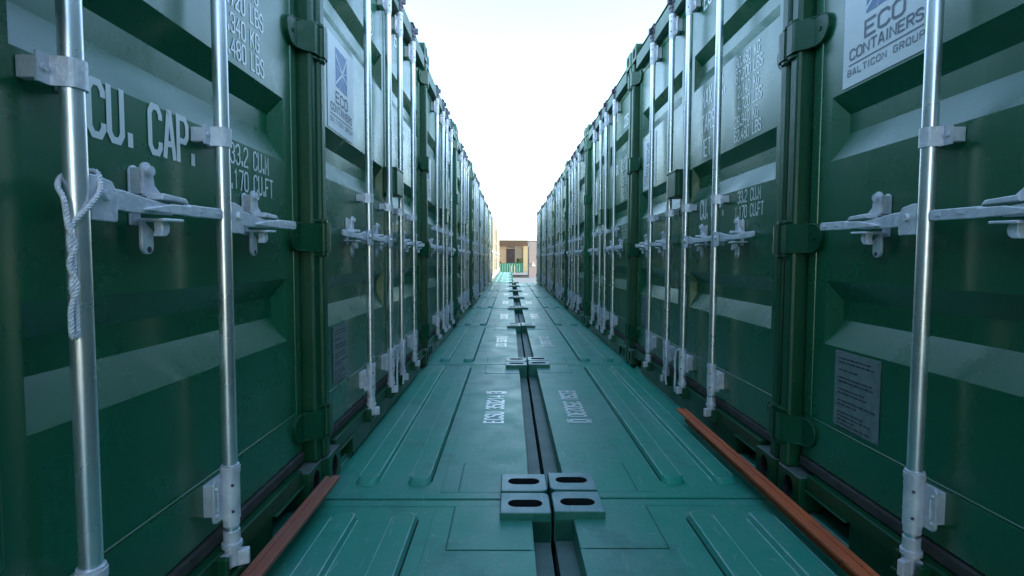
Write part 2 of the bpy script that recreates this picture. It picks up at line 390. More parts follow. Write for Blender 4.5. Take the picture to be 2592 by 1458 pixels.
def roof_mb(z):
    b = MB(); y = HW; ci = HW-0.162
    # main sheet, side rails and the sunk end rail
    def flat(x0, x1, ya, yb, zz, mi=0): b.add([(x0, ya, zz), (x1, ya, zz), (x1, yb, zz), (x0, yb, zz)], [(0, 1, 2, 3)], mi)
    flat(-LEN, -0.067, -y+0.052, y-0.052, ROOF_Z)
    b.box(-LEN, -0.17, y-0.052, y, ROOF_Z-0.05, ROOF_Z+0.003, 0, 0.004)
    b.box(-LEN, -0.17, -y, -y+0.052, ROOF_Z-0.05, ROOF_Z+0.003, 0, 0.004)
    # wall of the sunk rail and its floor
    b.add([(-0.067, -ci, ROOF_Z), (-0.067, ci, ROOF_Z), (-0.067, ci, -0.115), (-0.067, -ci, -0.115)], [(0, 1, 2, 3)], 0)
    for q in (-ci, ci):
        b.add([(-0.067, q, ROOF_Z), (-0.004, q, ROOF_Z), (-0.004, q, -0.115), (-0.067, q, -0.115)], [(0, 1, 2, 3)], 0)
    b.box(-0.0665, -0.004, -ci+0.001, ci-0.001, -0.20, -0.105, 1)
    # doubler plates round the castings, with their welds
    for s in (1, -1):
        ys = sorted((s*(y-0.05), s*(y-0.345)))
        o = [(-0.34, ys[0]), (-0.0675, ys[0]), (-0.0675, ys[1]), (-0.34, ys[1])]
        b.prism(o, ROOF_Z-0.002, ROOF_Z+0.0035, 'z', 0, bev=0.0015)
        yi = s*(y-0.345)
        b.tube([(-0.344, s*(y-0.06), ROOF_Z+0.001), (-0.344, yi, ROOF_Z+0.001)], 0.0014, 6, 2)
        b.tube([(-0.344, yi-s*0.002, ROOF_Z+0.001), (-0.08, yi-s*0.002, ROOF_Z+0.001)], 0.0014, 6, 2)
    # long weld of the end plate, proud of the sheet
    b.prism([(-0.41, -y+0.056), (-0.068, -y+0.056), (-0.068, y-0.056), (-0.41, y-0.056)], ROOF_Z-0.001, ROOF_Z+0.0012, 'z', 0)
    b.tube([(-0.411, -y+0.06, ROOF_Z), (-0.411, y-0.06, ROOF_Z)], 0.0020, 6, 0)
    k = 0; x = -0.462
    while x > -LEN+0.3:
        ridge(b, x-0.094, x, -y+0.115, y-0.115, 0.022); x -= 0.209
    b.v = [(p[0], p[1], p[2]+z) for p in b.v]
    return b
def sidewall_mb(s):
    """corrugated long side"""
    b = MB(); pts = []; x = -0.17; k = 0
    yo, yi = s*(HW-0.004), s*(HW-0.04)
    while x > -LEN+0.2:
        pts += [(x, yo), (x-0.07, yo), (x-0.138, yi), (x-0.208, yi)]; x -= 0.276
    pts.append((-LEN+0.15, yo))
    z0, z1 = 0.15, HGT-0.09
    vs = [(px, py, z) for px, py in pts for z in (z0, z1)]
    b.add(vs, [(2*i, 2*i+2, 2*i+3, 2*i+1) for i in range(len(pts)-1)], 0)
    ya, yb = sorted((s*(HW-0.06), s*(HW-0.002)))
    b.box(-LEN+0.178, -0.178, ya, yb, 0.02, 0.16, 0, 0.004)
    return b
def endwall_mb(x, s, top=-0.06):
    b = MB(); y = -HW+0.1; pts = []
    while y < HW-0.2:
        pts += [(x, y), (x, y+0.11), (x+s*0.04, y+0.15), (x+s*0.04, y+0.22)]; y += 0.26
    pts.append((x, HW-0.1))
    b.add([(px, py, z) for px, py in pts for z in (0.15, HGT+top-0.09)], [(2*i, 2*i+2, 2*i+3, 2*i+1) for i in range(len(pts)-1)], 0)
    for z0, z1 in ((0.02, 0.16), (HGT+top-0.1, HGT+top)):
        b.box(min(x, x+s*0.05)-0.001, max(x, x+s*0.05)+0.002, -HW+0.17, HW-0.17, z0, z1)
    return b
def rear_and_sides(root):
    for s in (1, -1): obj('side_wall', sidewall_mb(s), M['paint'], root)
    obj('rear_wall', endwall_mb(-LEN+0.03, 1), M['paint'], root)
    for s in (1, -1):
        ya, yb = sorted((s*HW-s*0.003, s*(HW-0.10)))
        obj('corner_post', MB().box(-LEN+0.006, -LEN+0.14, ya, yb, 0.117, HGT-0.117, 0, 0.008), M['frame'], root)

# --- doors
REC = ((0.59, 0.80), (1.193, 1.40), (1.83, 2.035))
DZ0, DZ1 = 0.178, 2.448
def panel_mb(s):
    """one door leaf; s=+1 right-hand leaf (y>0)"""
    b = MB()
    v0, va, vb, v1 = 0.012, 0.11, 1.105, 1.205
    D = 0.040
    Q = lambda x, v, z: (x, s*v, z)
    def quad(p, sm=False):
        q = [Q(*k) for k in p]
        n = (Vector(q[1])-Vector(q[0])).cross(Vector(q[2])-Vector(q[0]))
        # face outward (+x) whenever possible
        b.add(q if n.x >= 0 else q[::-1], [(0, 1, 2, 3)], 0)
    lines = [DZ0]+[z for r in REC for z in r]+[DZ1]
    for i in range(0, len(lines), 2):
        quad([(PX, va, lines[i]), (PX, vb, lines[i]), (PX, vb, lines[i+1]), (PX, va, lines[i+1])])
    quad([(PX, v0, DZ0), (PX, va, DZ0), (PX, va, DZ1), (PX, v0, DZ1)])
    quad([(PX, vb, DZ0), (PX, v1, DZ0), (PX, v1, DZ1), (PX, vb, DZ1)])
    for z0, z1 in REC:
        a0, a1 = z0+0.084, z1-0.062; e0 = va+0.004; e1 = vb-0.034
        # slopes: bottom (faces up), top (faces down), back, inner end, hinge-side end
        quad([(PX, va, z0), (PX, vb, z0), (PX-D, e1, a0), (PX-D, e0, a0)])
        quad([(PX-D, e0, a1), (PX-D, e1, a1), (PX, vb, z1), (PX, va, z1)])
        quad([(PX-D, e0, a0), (PX-D, e1, a0), (PX-D, e1, a1), (PX-D, e0, a1)])
        b.add([Q(PX, va, z0), Q(PX-D, e0, a0), Q(PX-D, e0, a1), Q(PX, va, z1)], [(0, 1, 2, 3)], 0)
        b.add([Q(PX, vb, z0), Q(PX-D, e1, a0), Q(PX-D, e1, a1), Q(PX, vb, z1)], [(0, 1, 2, 3)], 0)
    # frame of the leaf: lower and upper rail stand 4 mm proud, stiles 3 mm, softened edges
    def bar(y0, y1, z0, z1, px):
        ya, yb = sorted((s*y0, s*y1)); b.box(PX-0.045, PX+px, ya, yb, z0, z1, 0, 0.003)
    bar(v0-0.002, v1+0.002, DZ0-0.004, 0.318, 0.005)
    bar(v0-0.002, v1+0.002, 2.352, DZ1+0.003, 0.005)
    bar(v1-0.040, v1+0.004, 0.3185, 2.3515, 0.004)
    bar(v0-0.003, v0+0.050, 0.3185, 2.3515, 0.004)
    # weld lines along the rails
    b.tube([(PX+0.002, s*0.06, 0.321), (PX+0.002, s*1.16, 0.321)], 0.0035, 6)
    b.tube([(PX+0.002, s*0.06, 2.349), (PX+0.002, s*1.16, 2.349)], 0.003, 6)
    return b
def gasket_mb(s):
    b = MB()
    ya, yb = sorted((s*1.2105, s*1.2245)); b.box(PX-0.04, PX-0.014, ya, yb, 0.15, 2.46, 1, 0.003)  # near black strip standing in for deep shade in the door edge gap
    ya, yb = sorted((s*1.2115, s*1.2145)); b.box(PX-0.03, PX+0.002, ya, yb, 0.15, 2.46, 0)
    ya, yb = sorted((s*0.012, s*1.205)); b.box(PX-0.03, PX+0.015, ya, yb, 0.138, DZ0-0.008, 0, 0.003)
    b.box(PX-0.03, PX+0.008, ya, yb, DZ1+0.005, 2.468, 0, 0.004)
    ya, yb = sorted((s*0.0012, s*0.0085)); b.box(PX-0.03, PX+0.002, ya, yb, 0.19, 2.45, 0)
    return b
def band_path(y, tab0, tab1, lift=0.0):
    """strap section in (x,y): from the door plane, over the rod at y, back down"""
    r = 0.0195+lift; px = PX+0.004; P = [(px, y-tab0)]
    P.append((px+0.0005, y-r-0.016)); P.append((RX-0.018, y-r-0.002))
    P += [(RX+r*math.cos(R(a)), y+r*math.sin(R(a))) for a in range(-90, 91, 15)]
    P.append((RX-0.018, y+r+0.002)); P.append((px+0.0005, y+r+0.016)); P.append((px, y+tab1))
    return P
def strap_mb(s, y, z0, z1, tab=0.048):
    b = MB(); r = 0.0195; zc = (z0+z1)/2; xf = RX-0.016
    P = [(xf, y-tab), (xf, y-r-0.004)]+[(RX+r*math.cos(R(a)), y+r*math.sin(R(a))) for a in range(-60, 61, 15)]+[(xf, y+r+0.004), (xf, y+tab)]
    b.ribbon(P, 0.0045, z0, z1, 'z')
    for q in (-1, 1):
        b.box(PX+0.001, xf-0.002, min(y+q*0.026, y+q*(tab-0.004)), max(y+q*0.026, y+q*(tab-0.004)), z0+0.006, z1-0.006, 0, 0.002)
        b.tube([(xf, y+q*(tab-0.012), zc), (xf+0.006, y+q*(tab-0.012), zc)], 0.0055, 8)
    return b
def guide_mb(s, y, z0, z1):
    b = MB()
    b.tube([(RX, y, z0+0.012), (RX, y, z1-0.014)], 0.0215, 24)
    b.tube([(RX, y, z0-0.006), (RX, y, z0+0.012)], 0.0195, 24); b.tube([(RX, y, z1-0.014), (RX, y, z1)], 0.0235, 24)
    b.tube([(RX, y, z1), (RX, y, z1+0.006)], 0.0215, 24)
    b.prism(rrect(y-0.052, y+0.052, z0+0.016, z1-0.020, 0.014), RX-0.021, RX-0.014, 'x', 0, bev=0.0015)
    b.box(PX+0.001, RX-0.021, y-0.040, y+0.040, z0+0.03, z1-0.034, 0, 0.003)
    for q in (-1, 1):
        b.prism([(y+q*0.035, z0+0.045), (y+q*0.041, z0+0.045), (y+q*0.041, z1-0.05), (y+q*0.035, z1-0.05)], RX-0.014, RX-0.009, 'x', 0, bev=0.002)
        for zz in (z0+0.036, z1-0.042):
            b.tube([(RX-0.014, y+q*0.043, zz), (RX-0.007, y+q*0.043, zz)], 0.0045, 8)
            a = R(-52 if q < 0 else 52); c, sn = math.cos(a), math.sin(a)
            b.tube([(RX+0.020*c, y+0.020*sn, zz), (RX+0.0235*c, y+0.0235*sn, zz)], 0.004, 8, 1)
    return b
def cam_mb(y, top):
    """cam head and keeper at the rod end"""
    b = MB(); f = (lambda z: z) if not top else (lambda z: HGT-0.015-z)
    def T(za, zb, r): b.tube([(RX, y, f(za)), (RX, y, f(zb))], r, 14)
    T(0.182, 0.150, 0.020); T(0.150, 0.138, 0.0245); T(0.138, 0.092, 0.018)
    for a, rr in ((20, 0.040), (140, 0.034), (255, 0.036)):
        c, sn = math.cos(R(a)), math.sin(R(a))
        za, zb = sorted((f(0.128), f(0.088)))
        o = [(RX-0.012*sn, y+0.012*c), (RX+rr*c-0.009*sn, y+rr*sn+0.009*c), (RX+rr*c+0.007*sn, y+rr*sn-0.007*c), (RX+0.012*sn, y-0.012*c)]
        b.prism(o, za, zb, 'z', 0, bev=0.003)
    za, zb = sorted((f(0.072), f(0.128)))
    for q in (-1, 1):
        ya, yb = sorted((y+q*0.030, y+q*0.046))
        b.box(-0.045, 0.004, ya, yb, za, zb, 1, 0.004)
    za, zb = sorted((f(0.066), f(0.078)))
    b.box(-0.045, 0.010, y-0.05, y+0.05, za, zb, 1, 0.003)
    return b
HZ = 0.975
def handle_mb(s, y):
    """hub on the rod plus the swinging bar; s = direction of the bar"""
    b = MB(); Y = lambda d: y+s*d
    def pr(pts, x0, x1, bev=0.002): b.prism([(Y(u), v) for u, v in pts], x0, x1, 'x', 0, bev)
    # hub: bent plate hugging the rod, with its rivet
    pr([(0.012, HZ-0.042), (0.070, HZ-0.042), (0.074, HZ-0.038), (0.074, HZ+0.010), (0.062, HZ+0.028), (0.030, HZ+0.034), (0.012, HZ+0.034)], RX+0.008, RX+0.014, 0.002)
    pr([(0.012, HZ-0.036), (0.068, HZ-0.036), (0.068, HZ+0.020), (0.012, HZ+0.030)], RX-0.020, RX-0.013, 0.002)
    b.tube([(RX+0.012, Y(0.044), HZ+0.002), (RX+0.022, Y(0.044), HZ+0.002)], [0.0105, 0.0085], 12)
    # bar: deep at the hub, twisted flat, slim grip with a chamfered tip
    pr([(0.062, HZ-0.018), (0.13, HZ-0.021), (0.245, HZ-0.016), (0.245, HZ+0.004), (0.17, HZ+0.010), (0.10, HZ+0.018), (0.062, HZ+0.018)], RX-0.006, RX+0.005)
    pr([(0.155, HZ-0.014), (0.30, HZ-0.014), (0.30, HZ+0.008), (0.235, HZ+0.006), (0.155, HZ-0.009)], RX+0.004, RX+0.012)
    pr([(0.290, HZ-0.015), (0.425, HZ-0.011), (0.434, HZ-0.006), (0.434, HZ+0.009), (0.425, HZ+0.014), (0.290, HZ+0.011)], RX-0.002, RX+0.008)
    for d in (0.335, 0.40):
        pr([(d, HZ-0.003), (d+0.018, HZ-0.003), (d+0.018, HZ+0.004), (d, HZ+0.004)], RX+0.0075, RX+0.0095, 0.0006)
    return b
def catch_mb(s, y):
    """fixed handle retainer on the door: upper horn with bolt, lower tongue with hole"""
    b = MB(); c = 0.205; Y = lambda d: y+s*(c+d)
    def pr(pts, x0, x1, bev=0.002): b.prism([(Y(u), v) for u, v in pts], x0, x1, 'x', 0, bev)
    # back plate on the door
    pr([(-0.015, HZ-0.040), (0.015, HZ-0.040), (0.015, HZ+0.055)]+arc(0.0, HZ+0.065, 0.015, 0, 180, 8), PX+0.001, PX+0.007)
    # horn coming forward and sweeping along the bar
    pr(arc(0.0, HZ+0.070, 0.016, 20, 200, 8)+[(-0.012, HZ+0.018), (0.07, HZ+0.012), (0.078, HZ+0.015), (0.074, HZ+0.020), (0.044, HZ+0.026), (0.022, HZ+0.042)], RX-0.027, RX-0.019)
    b.box(PX+0.006, RX-0.022, min(Y(-0.014), Y(0.004)), max(Y(-0.014), Y(0.004)), HZ+0.022, HZ+0.074, 0, 0.002)
    b.tube([(RX-0.022, Y(0.001), HZ+0.069), (RX-0.010, Y(0.001), HZ+0.069)], [0.0105, 0.0095], 12)
    pr([(-0.005, HZ+0.012), (0.085, HZ+0.012), (0.075, HZ+0.022), (0.0, HZ+0.025)], RX-0.022, RX+0.012)
    # lower shelf with a curled lip, and the tongue
    pr([(-0.004, HZ-0.032), (0.062, HZ-0.029), (0.062, HZ-0.023), (-0.004, HZ-0.025)], PX+0.006, RX+0.014)
    pr(arc(0.012, HZ-0.043, 0.018, 90, -90, 8)+[(0.0, HZ-0.061), (0.006, HZ-0.048), (0.004, HZ-0.030)], RX-0.014, RX+0.004)
    pr([(-0.017, HZ-0.026)]+arc(0.0, HZ-0.080, 0.0175, 180, 360, 10)+[(0.0165, HZ-0.05)], RX-0.030, RX-0.022)
    b.tube([(RX-0.0225, Y(0.002), HZ-0.088), (RX-0.0212, Y(0.002), HZ-0.088)], 0.0065, 10, 1)
    return b
def hinge_mb(s, z):
    b = MB(); h = 0.051
    # one forged blade: knuckle in front of the post, folding back to a rounded nose on the door
    path = [(1.280, 0.010), (1.246, 0.010), (1.232, 0.007), (1.212, -0.014), (1.190, PX+0.019), (1.150, PX+0.014), (1.118, PX+0.013)]
    def xat(y):
        for (ya, xa), (yb, xb) in zip(path[:-1], path[1:]):
            if yb <= y <= ya: return xb+(xa-xb)*(y-yb)/(ya-yb)
        return path[-1][1]
    ys = [1.280, 1.262, 1.246, 1.232, 1.222, 1.212, 1.200, 1.190, 1.175]
    yc, rr = 1.175, 0.052
    prof = [(y, h, -h) for y in ys]+[(yc-rr*math.sin(R(a)), h*(0.25+0.75*math.cos(R(a))), -h*math.cos(R(a))) for a in (15, 30, 45, 60, 72, 82)]
    t = 0.013; rows = []
    for y, hu, hl in prof:
        x = xat(y); rows.append([(x, s*y, z+hu), (x, s*y, z+hl), (x-t, s*y, z+hl), (x-t, s*y, z+hu)])
    vs = [p for r_ in rows for p in r_]; n = len(rows); fs = []
    for i in range(n-1):
        for k in range(4):
            q = (4*i+k, 4*i+(k+1) % 4, 4*i+4+(k+1) % 4, 4*i+4+k); fs.append(q if s > 0 else q[::-1])
    fs += [(3, 2, 1, 0) if s > 0 else (0, 1, 2, 3), (4*n-4, 4*n-3, 4*n-2, 4*n-1) if s > 0 else (4*n-1, 4*n-2, 4*n-3, 4*n-4)]
    b.add(vs, fs)
    # raised rim round the nose
    rim = [(r_[0][0]-0.0015, r_[0][1], r_[0][2]-0.003) for r_ in rows[6:]]+[(r_[1][0]-0.0015, r_[1][1], r_[1][2]+0.003) for r_ in rows[6:][::-1]]
    b.tube(rim, 0.0034, 8)
    b.tube([(-0.004, s*1.272, z-h), (-0.004, s*1.272, z+h)], 0.0135, 14)
    for q in (-1, 1):
        za, zb = sorted((z+q*(h+0.004), z+q*(h+0.015)))
        b.prism([(-0.03, s*1.228), (-0.006, s*1.232), (0.006, s*1.256), (0.008, s*1.276), (-0.002, s*1.285), (-0.03, s*1.285)], za, zb, 'z', 0, bev=0.002)
    b.tube([(-0.004, s*1.272, z-h-0.018), (-0.004, s*1.272, z+h+0.018)], 0.007, 8)
    b.tube([(xat(1.165)-0.002, s*1.165, z), (xat(1.165)+0.003, s*1.165, z)], 0.008, 10)
    return b
def rod_mb(y):
    return MB().tube([(RX, y, 0.13), (RX, y, HGT-0.145)], 0.0172, 28)
def tie_mb(s, y):
    """door tie-back cord hanging beside the inner rod foot"""
    P = [(RX+0.012, y-s*0.030, 0.345), (RX+0.020, y-s*0.055, 0.33), (RX+0.022, y-s*0.075, 0.27), (RX+0.020, y-s*0.072, 0.19), (RX+0.022, y-s*0.068, 0.12), (RX+0.018, y-s*0.075, 0.07)]
    pts = []
    for i in range(len(P)-1):
        for k in range(5):
            pts.append(tuple(P[i][j]+(P[i+1][j]-P[i][j])*k/5 for j in range(3)))
    return MB().tube(pts, 0.006, 8)
def lettering_mbs():
    out = []; x = PX+0.0012; ax, ay, up = (0, 1, 0), (0, 0, 1), (1, 0, 0)
    def T(t, h, wd, y, z, al='l', **k):
        b = MB(); text_on(b, t, h, wd, (x, y, z), ax, ay, up, al, **k); out.append(b)
    big = dict(h=0.086, wd=0.036, sw=1.05, gap=1.8)
    for t, z in (('MAX GR.', 1.700), ('TARE', 1.566), ('NET', 1.432)): T(t, y=0.252, z=z, **big)
    T('CU. CAP.', y=0.262, z=1.095, h=0.096, wd=0.034, sw=1.2, gap=1.7)
    sm = dict(h=0.049, wd=0.0205, sw=0.98, gap=1.75)
    for n, u, z in (('30.480', 'KG', 1.757), ('67.200', 'LBS', 1.692), ('2.140', 'KG', 1.621), ('4.720', 'LBS', 1.556), ('28.340', 'KG', 1.485), ('62.480', 'LBS', 1.421),):
        T(n, y=0.852, z=z, al='r', **sm); T(u, y=0.886, z=z, **sm)
    sm = dict(h=0.052, wd=0.0205, sw=0.98, gap=1.75)
    for n, u, z in (('33.2', 'CU.M', 1.131), ('1.170', 'CU.FT', 1.062)):
        T(n, y=0.850, z=z, al='r', **sm); T(u, y=0.886, z=z, **sm)
    T('ECSU', y=0.25, z=2.235, h=0.09, wd=0.046, sw=1.1, gap=1.7)
    T('22G1', y=1.03, z=2.085, h=0.09, wd=0.042, sw=1.1, gap=1.7, al='r')
    return out
def sign_mb():
    b = MB(); x0 = PX+0.001; x = x0+0.0022
    ya, yb, za, zb = -1.050, -0.684, 1.408, 1.800
    b.box(x0-0.0008, x0+0.0012, ya, yb, za, zb, 0)
    ax, ay, up = (0, 1, 0), (0, 0, 1), (1, 0, 0)
    yc = (ya+yb)/2
    text_on(b, 'ECO', 0.044, 0.044, (x, yc, 1.533), ax, ay, up, 'c', 2, sw=0.95, gap=1.3)
    text_on(b, 'CONTAINERS', 0.029, 0.0235, (x, yc, 1.488), ax, ay, up, 'c', 2, sw=1.05, gap=1.5)
    b.box(x-0.0006, x, ya+0.03, yb-0.03, 1.470, 1.474, 2)
    text_on(b, 'BALTICON GROUP', 0.018, 0.0155, (x, yc, 1.440), ax, ay, up, 'c', 2, sw=0.9, gap=2.2)
    # emblem: blue square cut by white rays
    e0, e1, q0, q1 = yc-0.078, yc+0.078, 1.600, 1.762
    b.box(x-0.0006, x, e0, e1, q0, q1, 1)
    cy, cz = yc+0.012, 1.675
    def ray(ty, tz, wd):
        d = Vector((0, ty-cy, tz-cz)); n = Vector((0, -d.z, d.y)).normalized()*wd/2
        c = Vector((x+0.0008, cy, cz)); e = Vector((x+0.0008, ty, tz))
        q = [c-n, e-n, e+n, c+n]
        nn = (q[1]-q[0]).cross(q[2]-q[0]); b.add(q if nn.x > 0 else q[::-1], [(0, 1, 2, 3)], 0)
    for ty, tz, wd in ((e0, q1-0.03, 0.010), (e1, q1, 0.010), (e0, q0+0.012, 0.009), (e1, q0+0.05, 0.009)): ray(ty, tz, wd)
    for ty, tz in ((yc-0.03, q1), (yc+0.01, q1), (yc+0.045, q1), (yc-0.03, q0), (yc+0.01, q0), (yc+0.05, q0), (e1, cz+0.02), (e0, cz+0.01)): ray(ty, tz, 0.0028)
    return b
def plate_mb():
    b = MB(); x0 = PX+0.002; ya, yb, za, zb = -1.034, -0.822, 0.340, 0.582
    b.box(x0-0.001, x0+0.0015, ya, yb, za, zb, 0)
    rnd = random.Random(3)
    z = zb-0.02; k = 0
    rows = [0.8, 0.9, 0.0, 0.4, 0.0, 0.85, 0.9, 0.0, 0.6, 0.75, 0.0, 0.9, 0.5, 0.0, 0.7, 0.9, 0.4, 0.85, 0.6]
    for L in rows:
        if L:
            y = ya+0.02
            while y < ya+0.02+L*0.18:
                w_ = rnd.uniform(0.008, 0.024); b.box(x0+0.001, x0+0.0022, y, min(y+w_, yb-0.012), z-0.005, z, 1); y += w_+0.005
        z -= 0.0122
    for yy, zz in ((ya+0.008, za+0.008), (yb-0.008, za+0.008), (ya+0.008, zb-0.008), (yb-0.008, zb-0.008)):
        b.tube([(x0, yy, zz), (x0+0.004, yy, zz)], 0.0035, 8, 0)
    return b
def roundel_mb():
    b = MB(); x = PX+0.0014; cy, cz = -0.34, 2.12
    n = 28
    for r0, r1, sx in ((0.050, 0.058, 1.0), (0.018, 0.024, 1.0)):
        vs = []
        for k in range(n):
            a = 2*math.pi*k/n; vs += [(x, cy+0.8*r0*math.cos(a), cz+1.15*r0*math.sin(a)), (x, cy+0.8*r1*math.cos(a), cz+1.15*r1*math.sin(a))]
        b.add(vs, [(2*k, 2*k+1, (2*k+3) % (2*n), (2*k+2) % (2*n)) for k in range(n)], 0)
    b.box(x-0.0004, x+0.0004, cy-0.003, cy+0.003, cz-0.05, cz+0.05, 0); b.box(x-0.0004, x+0.0004, cy-0.03, cy+0.03, cz-0.032, cz-0.026, 0)
    return b
def lockbox_mb():
    b = MB()
    b.prism([(PX+0.002, -0.115), (0.012, -0.115), (0.026, -0.100), (0.026, 0.060), (0.012, 0.075), (PX+0.002, 0.075)], 1.245, 1.395, 'z', 0, bev=0.004)
    b.box(PX+0.004, 0.030, -0.12, 0.08, 1.390, 1.400, 0, 0.002)
    return b
PAINT = M['paint']
def make_upper():
    root = thing('shipping_container', 'x', 'container')
    obj('roof', roof_mb(HGT), [M['roof'], M['rail_grey'], M['dark_line'], M['pale_line']], root)
    rear_and_sides(root); castings(root, True)
    # front posts, header, sill
    for s in (1, -1):
        b = MB(); ya, yb = sorted((s*1.226, s*(HW-0.004)))
        b.box(-0.15, -0.005, ya, yb, 0.117, HGT-0.117, 0, 0.012)
        
        obj('corner_post', b, M['frame'], root)
    b = MB(); b.box(-0.14, -0.050, -HW+0.163, HW-0.163, 2.470, HGT-0.028, 0, 0.006)
    b.box(-0.15, -0.040, -HW+0.163, HW-0.163, HGT-0.0275, HGT-0.018, 0, 0.003)
    for q in (-0.6, 0.6): b.box(-0.052, -0.046, q-0.4, q+0.4, 2.478, 2.484, 0)
    obj('header', b, M['frame'], root)
    b = MB()
    n0 = HW-0.168; n1 = n0-0.235
    b.box(-0.13, -0.020, -n0, n0, 0.085, 0.134, 0, 0.004)
    b.box(-0.128, -0.022, -n1, n1, -0.012, 0.0848, 0, 0.003)
    for s in (1, -1):
        ya, yb = sorted((s*(n1+0.001), s*(n0-0.001)))
        b.box(-0.126, -0.116, ya, yb, -0.012, 0.0845, 1)
        b.box(-0.05, -0.008, ya, yb, 0.080, 0.0846, 0, 0.0015)
    obj('sill', b, [M['frame'], M['hole']], root)
    obj('floor', MB().box(-LEN+0.1, -0.1, -HW+0.05, HW-0.05, 0.03, 0.12), M['frame'], root)
    for s in (1, -1):
        d = obj('door', panel_mb(s), PAINT, root)
        obj('gasket', gasket_mb(s), [M['rubber'], M['hole']], d)
        for yy in (0.162, 0.615):
            y = s*yy
            rod = obj('lock_rod', rod_mb(y), M['steel'], d)
            obj('handle', handle_mb(s, y), M['zinc'], d)
            obj('handle_catch', catch_mb(s, y), [M['zinc'], M['keeper']], d)
            obj('rod_strap', strap_mb(s, y, 1.140, 1.186), M['zinc'], d)
            obj('rod_guide', guide_mb(s, y, 0.200, 0.345), [M['zinc'], M['keeper']], d)
            obj('rod_guide', guide_mb(s, y, 2.245, 2.385), [M['zinc'], M['keeper']], d)
            obj('rod_cam', cam_mb(y, False), [M['zinc'], M['frame']], d)
            obj('rod_cam', cam_mb(y, True), [M['keeper'], M['keeper']], d)
        for z in (0.262, 0.945, 1.648, 2.345): obj('hinge', hinge_mb(s, z), M['frame'], d)
        obj('tie_cord', tie_mb(s, s*0.162), M['zinc'], d)
        if s > 0:
            [obj('lettering', q, M['letter'], d) for q in lettering_mbs()]; obj('lock_box', lockbox_mb(), M['frame'], d)
        else:
            obj('company_sign', sign_mb(), [M['vinyl'], M['blue'], M['greyprint']], d)
            obj('data_plate', plate_mb(), [M['plate'], M['keeper']], d)
            obj('roundel', roundel_mb(), M['letter'], d)
    return root
def roofnum_mb(txt):
    b = MB()
    # read along the container's end: letter tops point away from the corridor
    text_on(b, txt, 0.098, 0.0385, (-0.185, 0, ROOF_Z+0.003), (0, 1, 0), (-1, 0, 0), (0, 0, 1), 'c', sw=1.3, gap=1.8, box_last=True)
    return b
def make_lower():
    root = thing('shipping_container', 'x', 'container')
    o = obj('roof', roof_mb(HGT), [M['roof'], M['rail_grey'], M['dark_line'], M['pale_line']], root)
    rear_and_sides(root); castings(root, False)
    obj('front_wall', endwall_mb(-0.04, -1, -0.22), M['paint'], root)
    for s in (1, -1):
        ya, yb = sorted((s*(HW-0.003), s*(HW-0.10)))
        obj('corner_post', MB().box(-0.14, -0.006, ya, yb, 0.117, HGT-0.117, 0, 0.008), M['frame'], root)
    return root

VAR = []
for k, (f, g, h) in enumerate(((0.8, 0.8, 0.95), (1.1, 0.95, 0.9), (0.9, 0.9, 1.25), (1.0, 1.0, 1.0))):
    c = (GREEN[0]*f+0.0015*k, GREEN[1]*g, GREEN[2]*h)
    VAR.append((mat('green_container_paint', c, 0.34+0.03*k, spec=0.6, var=0.45, vscale=1.2, bump=0.0022, bscale=2.6, rvar=0.06, streak=0.3+0.12*k, speck=((0.12, 0.17, 0.15), 60, 0.69, 0.35)),
                mat('green_frame_paint', tuple(q*0.88 for q in c), 0.4, spec=0.55, var=0.5, vscale=5, rvar=0.08)))
def vary(root, k):
    for ch in root.children_recursive:
        if ch.type != 'MESH': continue
        for sl in ch.material_slots:
            r = VAR[k][0] if sl.material == M['paint'] else VAR[k][1] if sl.material == M['frame'] else None
            if r: sl.link = 'OBJECT'; sl.material = r
# ------------------------------------------------------------------ ground
g = obj('ground', MB().add([(-900, -400, -HGT-0.02), (900, -400, -HGT-0.02), (900, 1500, -HGT-0.02), (-900, 1500, -HGT-0.02)], [(0, 1, 2, 3)]), M['concrete'])
g['kind'] = 'structure'

# ------------------------------------------------------------------ the containers
ORD = ['nearest', 'second', 'third', 'fourth', 'fifth', 'sixth', 'seventh', 'eighth', 'ninth', 'tenth', 'eleventh', 'twelfth', 'thirteenth', 'fourteenth']
up0 = make_upper(); lo0 = make_lower()
used = {'u': False, 'l': False}
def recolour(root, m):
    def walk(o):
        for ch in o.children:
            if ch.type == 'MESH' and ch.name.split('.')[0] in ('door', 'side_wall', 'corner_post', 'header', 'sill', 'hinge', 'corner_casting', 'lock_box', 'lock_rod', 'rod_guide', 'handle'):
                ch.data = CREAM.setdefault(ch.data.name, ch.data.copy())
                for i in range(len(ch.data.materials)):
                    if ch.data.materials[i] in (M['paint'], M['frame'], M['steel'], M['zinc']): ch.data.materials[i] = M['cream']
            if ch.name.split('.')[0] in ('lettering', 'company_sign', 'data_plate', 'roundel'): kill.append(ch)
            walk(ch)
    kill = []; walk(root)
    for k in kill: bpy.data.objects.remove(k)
CREAM = {}
OFFX = {(-1, 0): -0.850, (-1, 1): -0.835, (1, 0): 0.848, (1, 1): 0.852}
OFFY = {(-1, 0): 0.035, (-1, 1): 0.0}
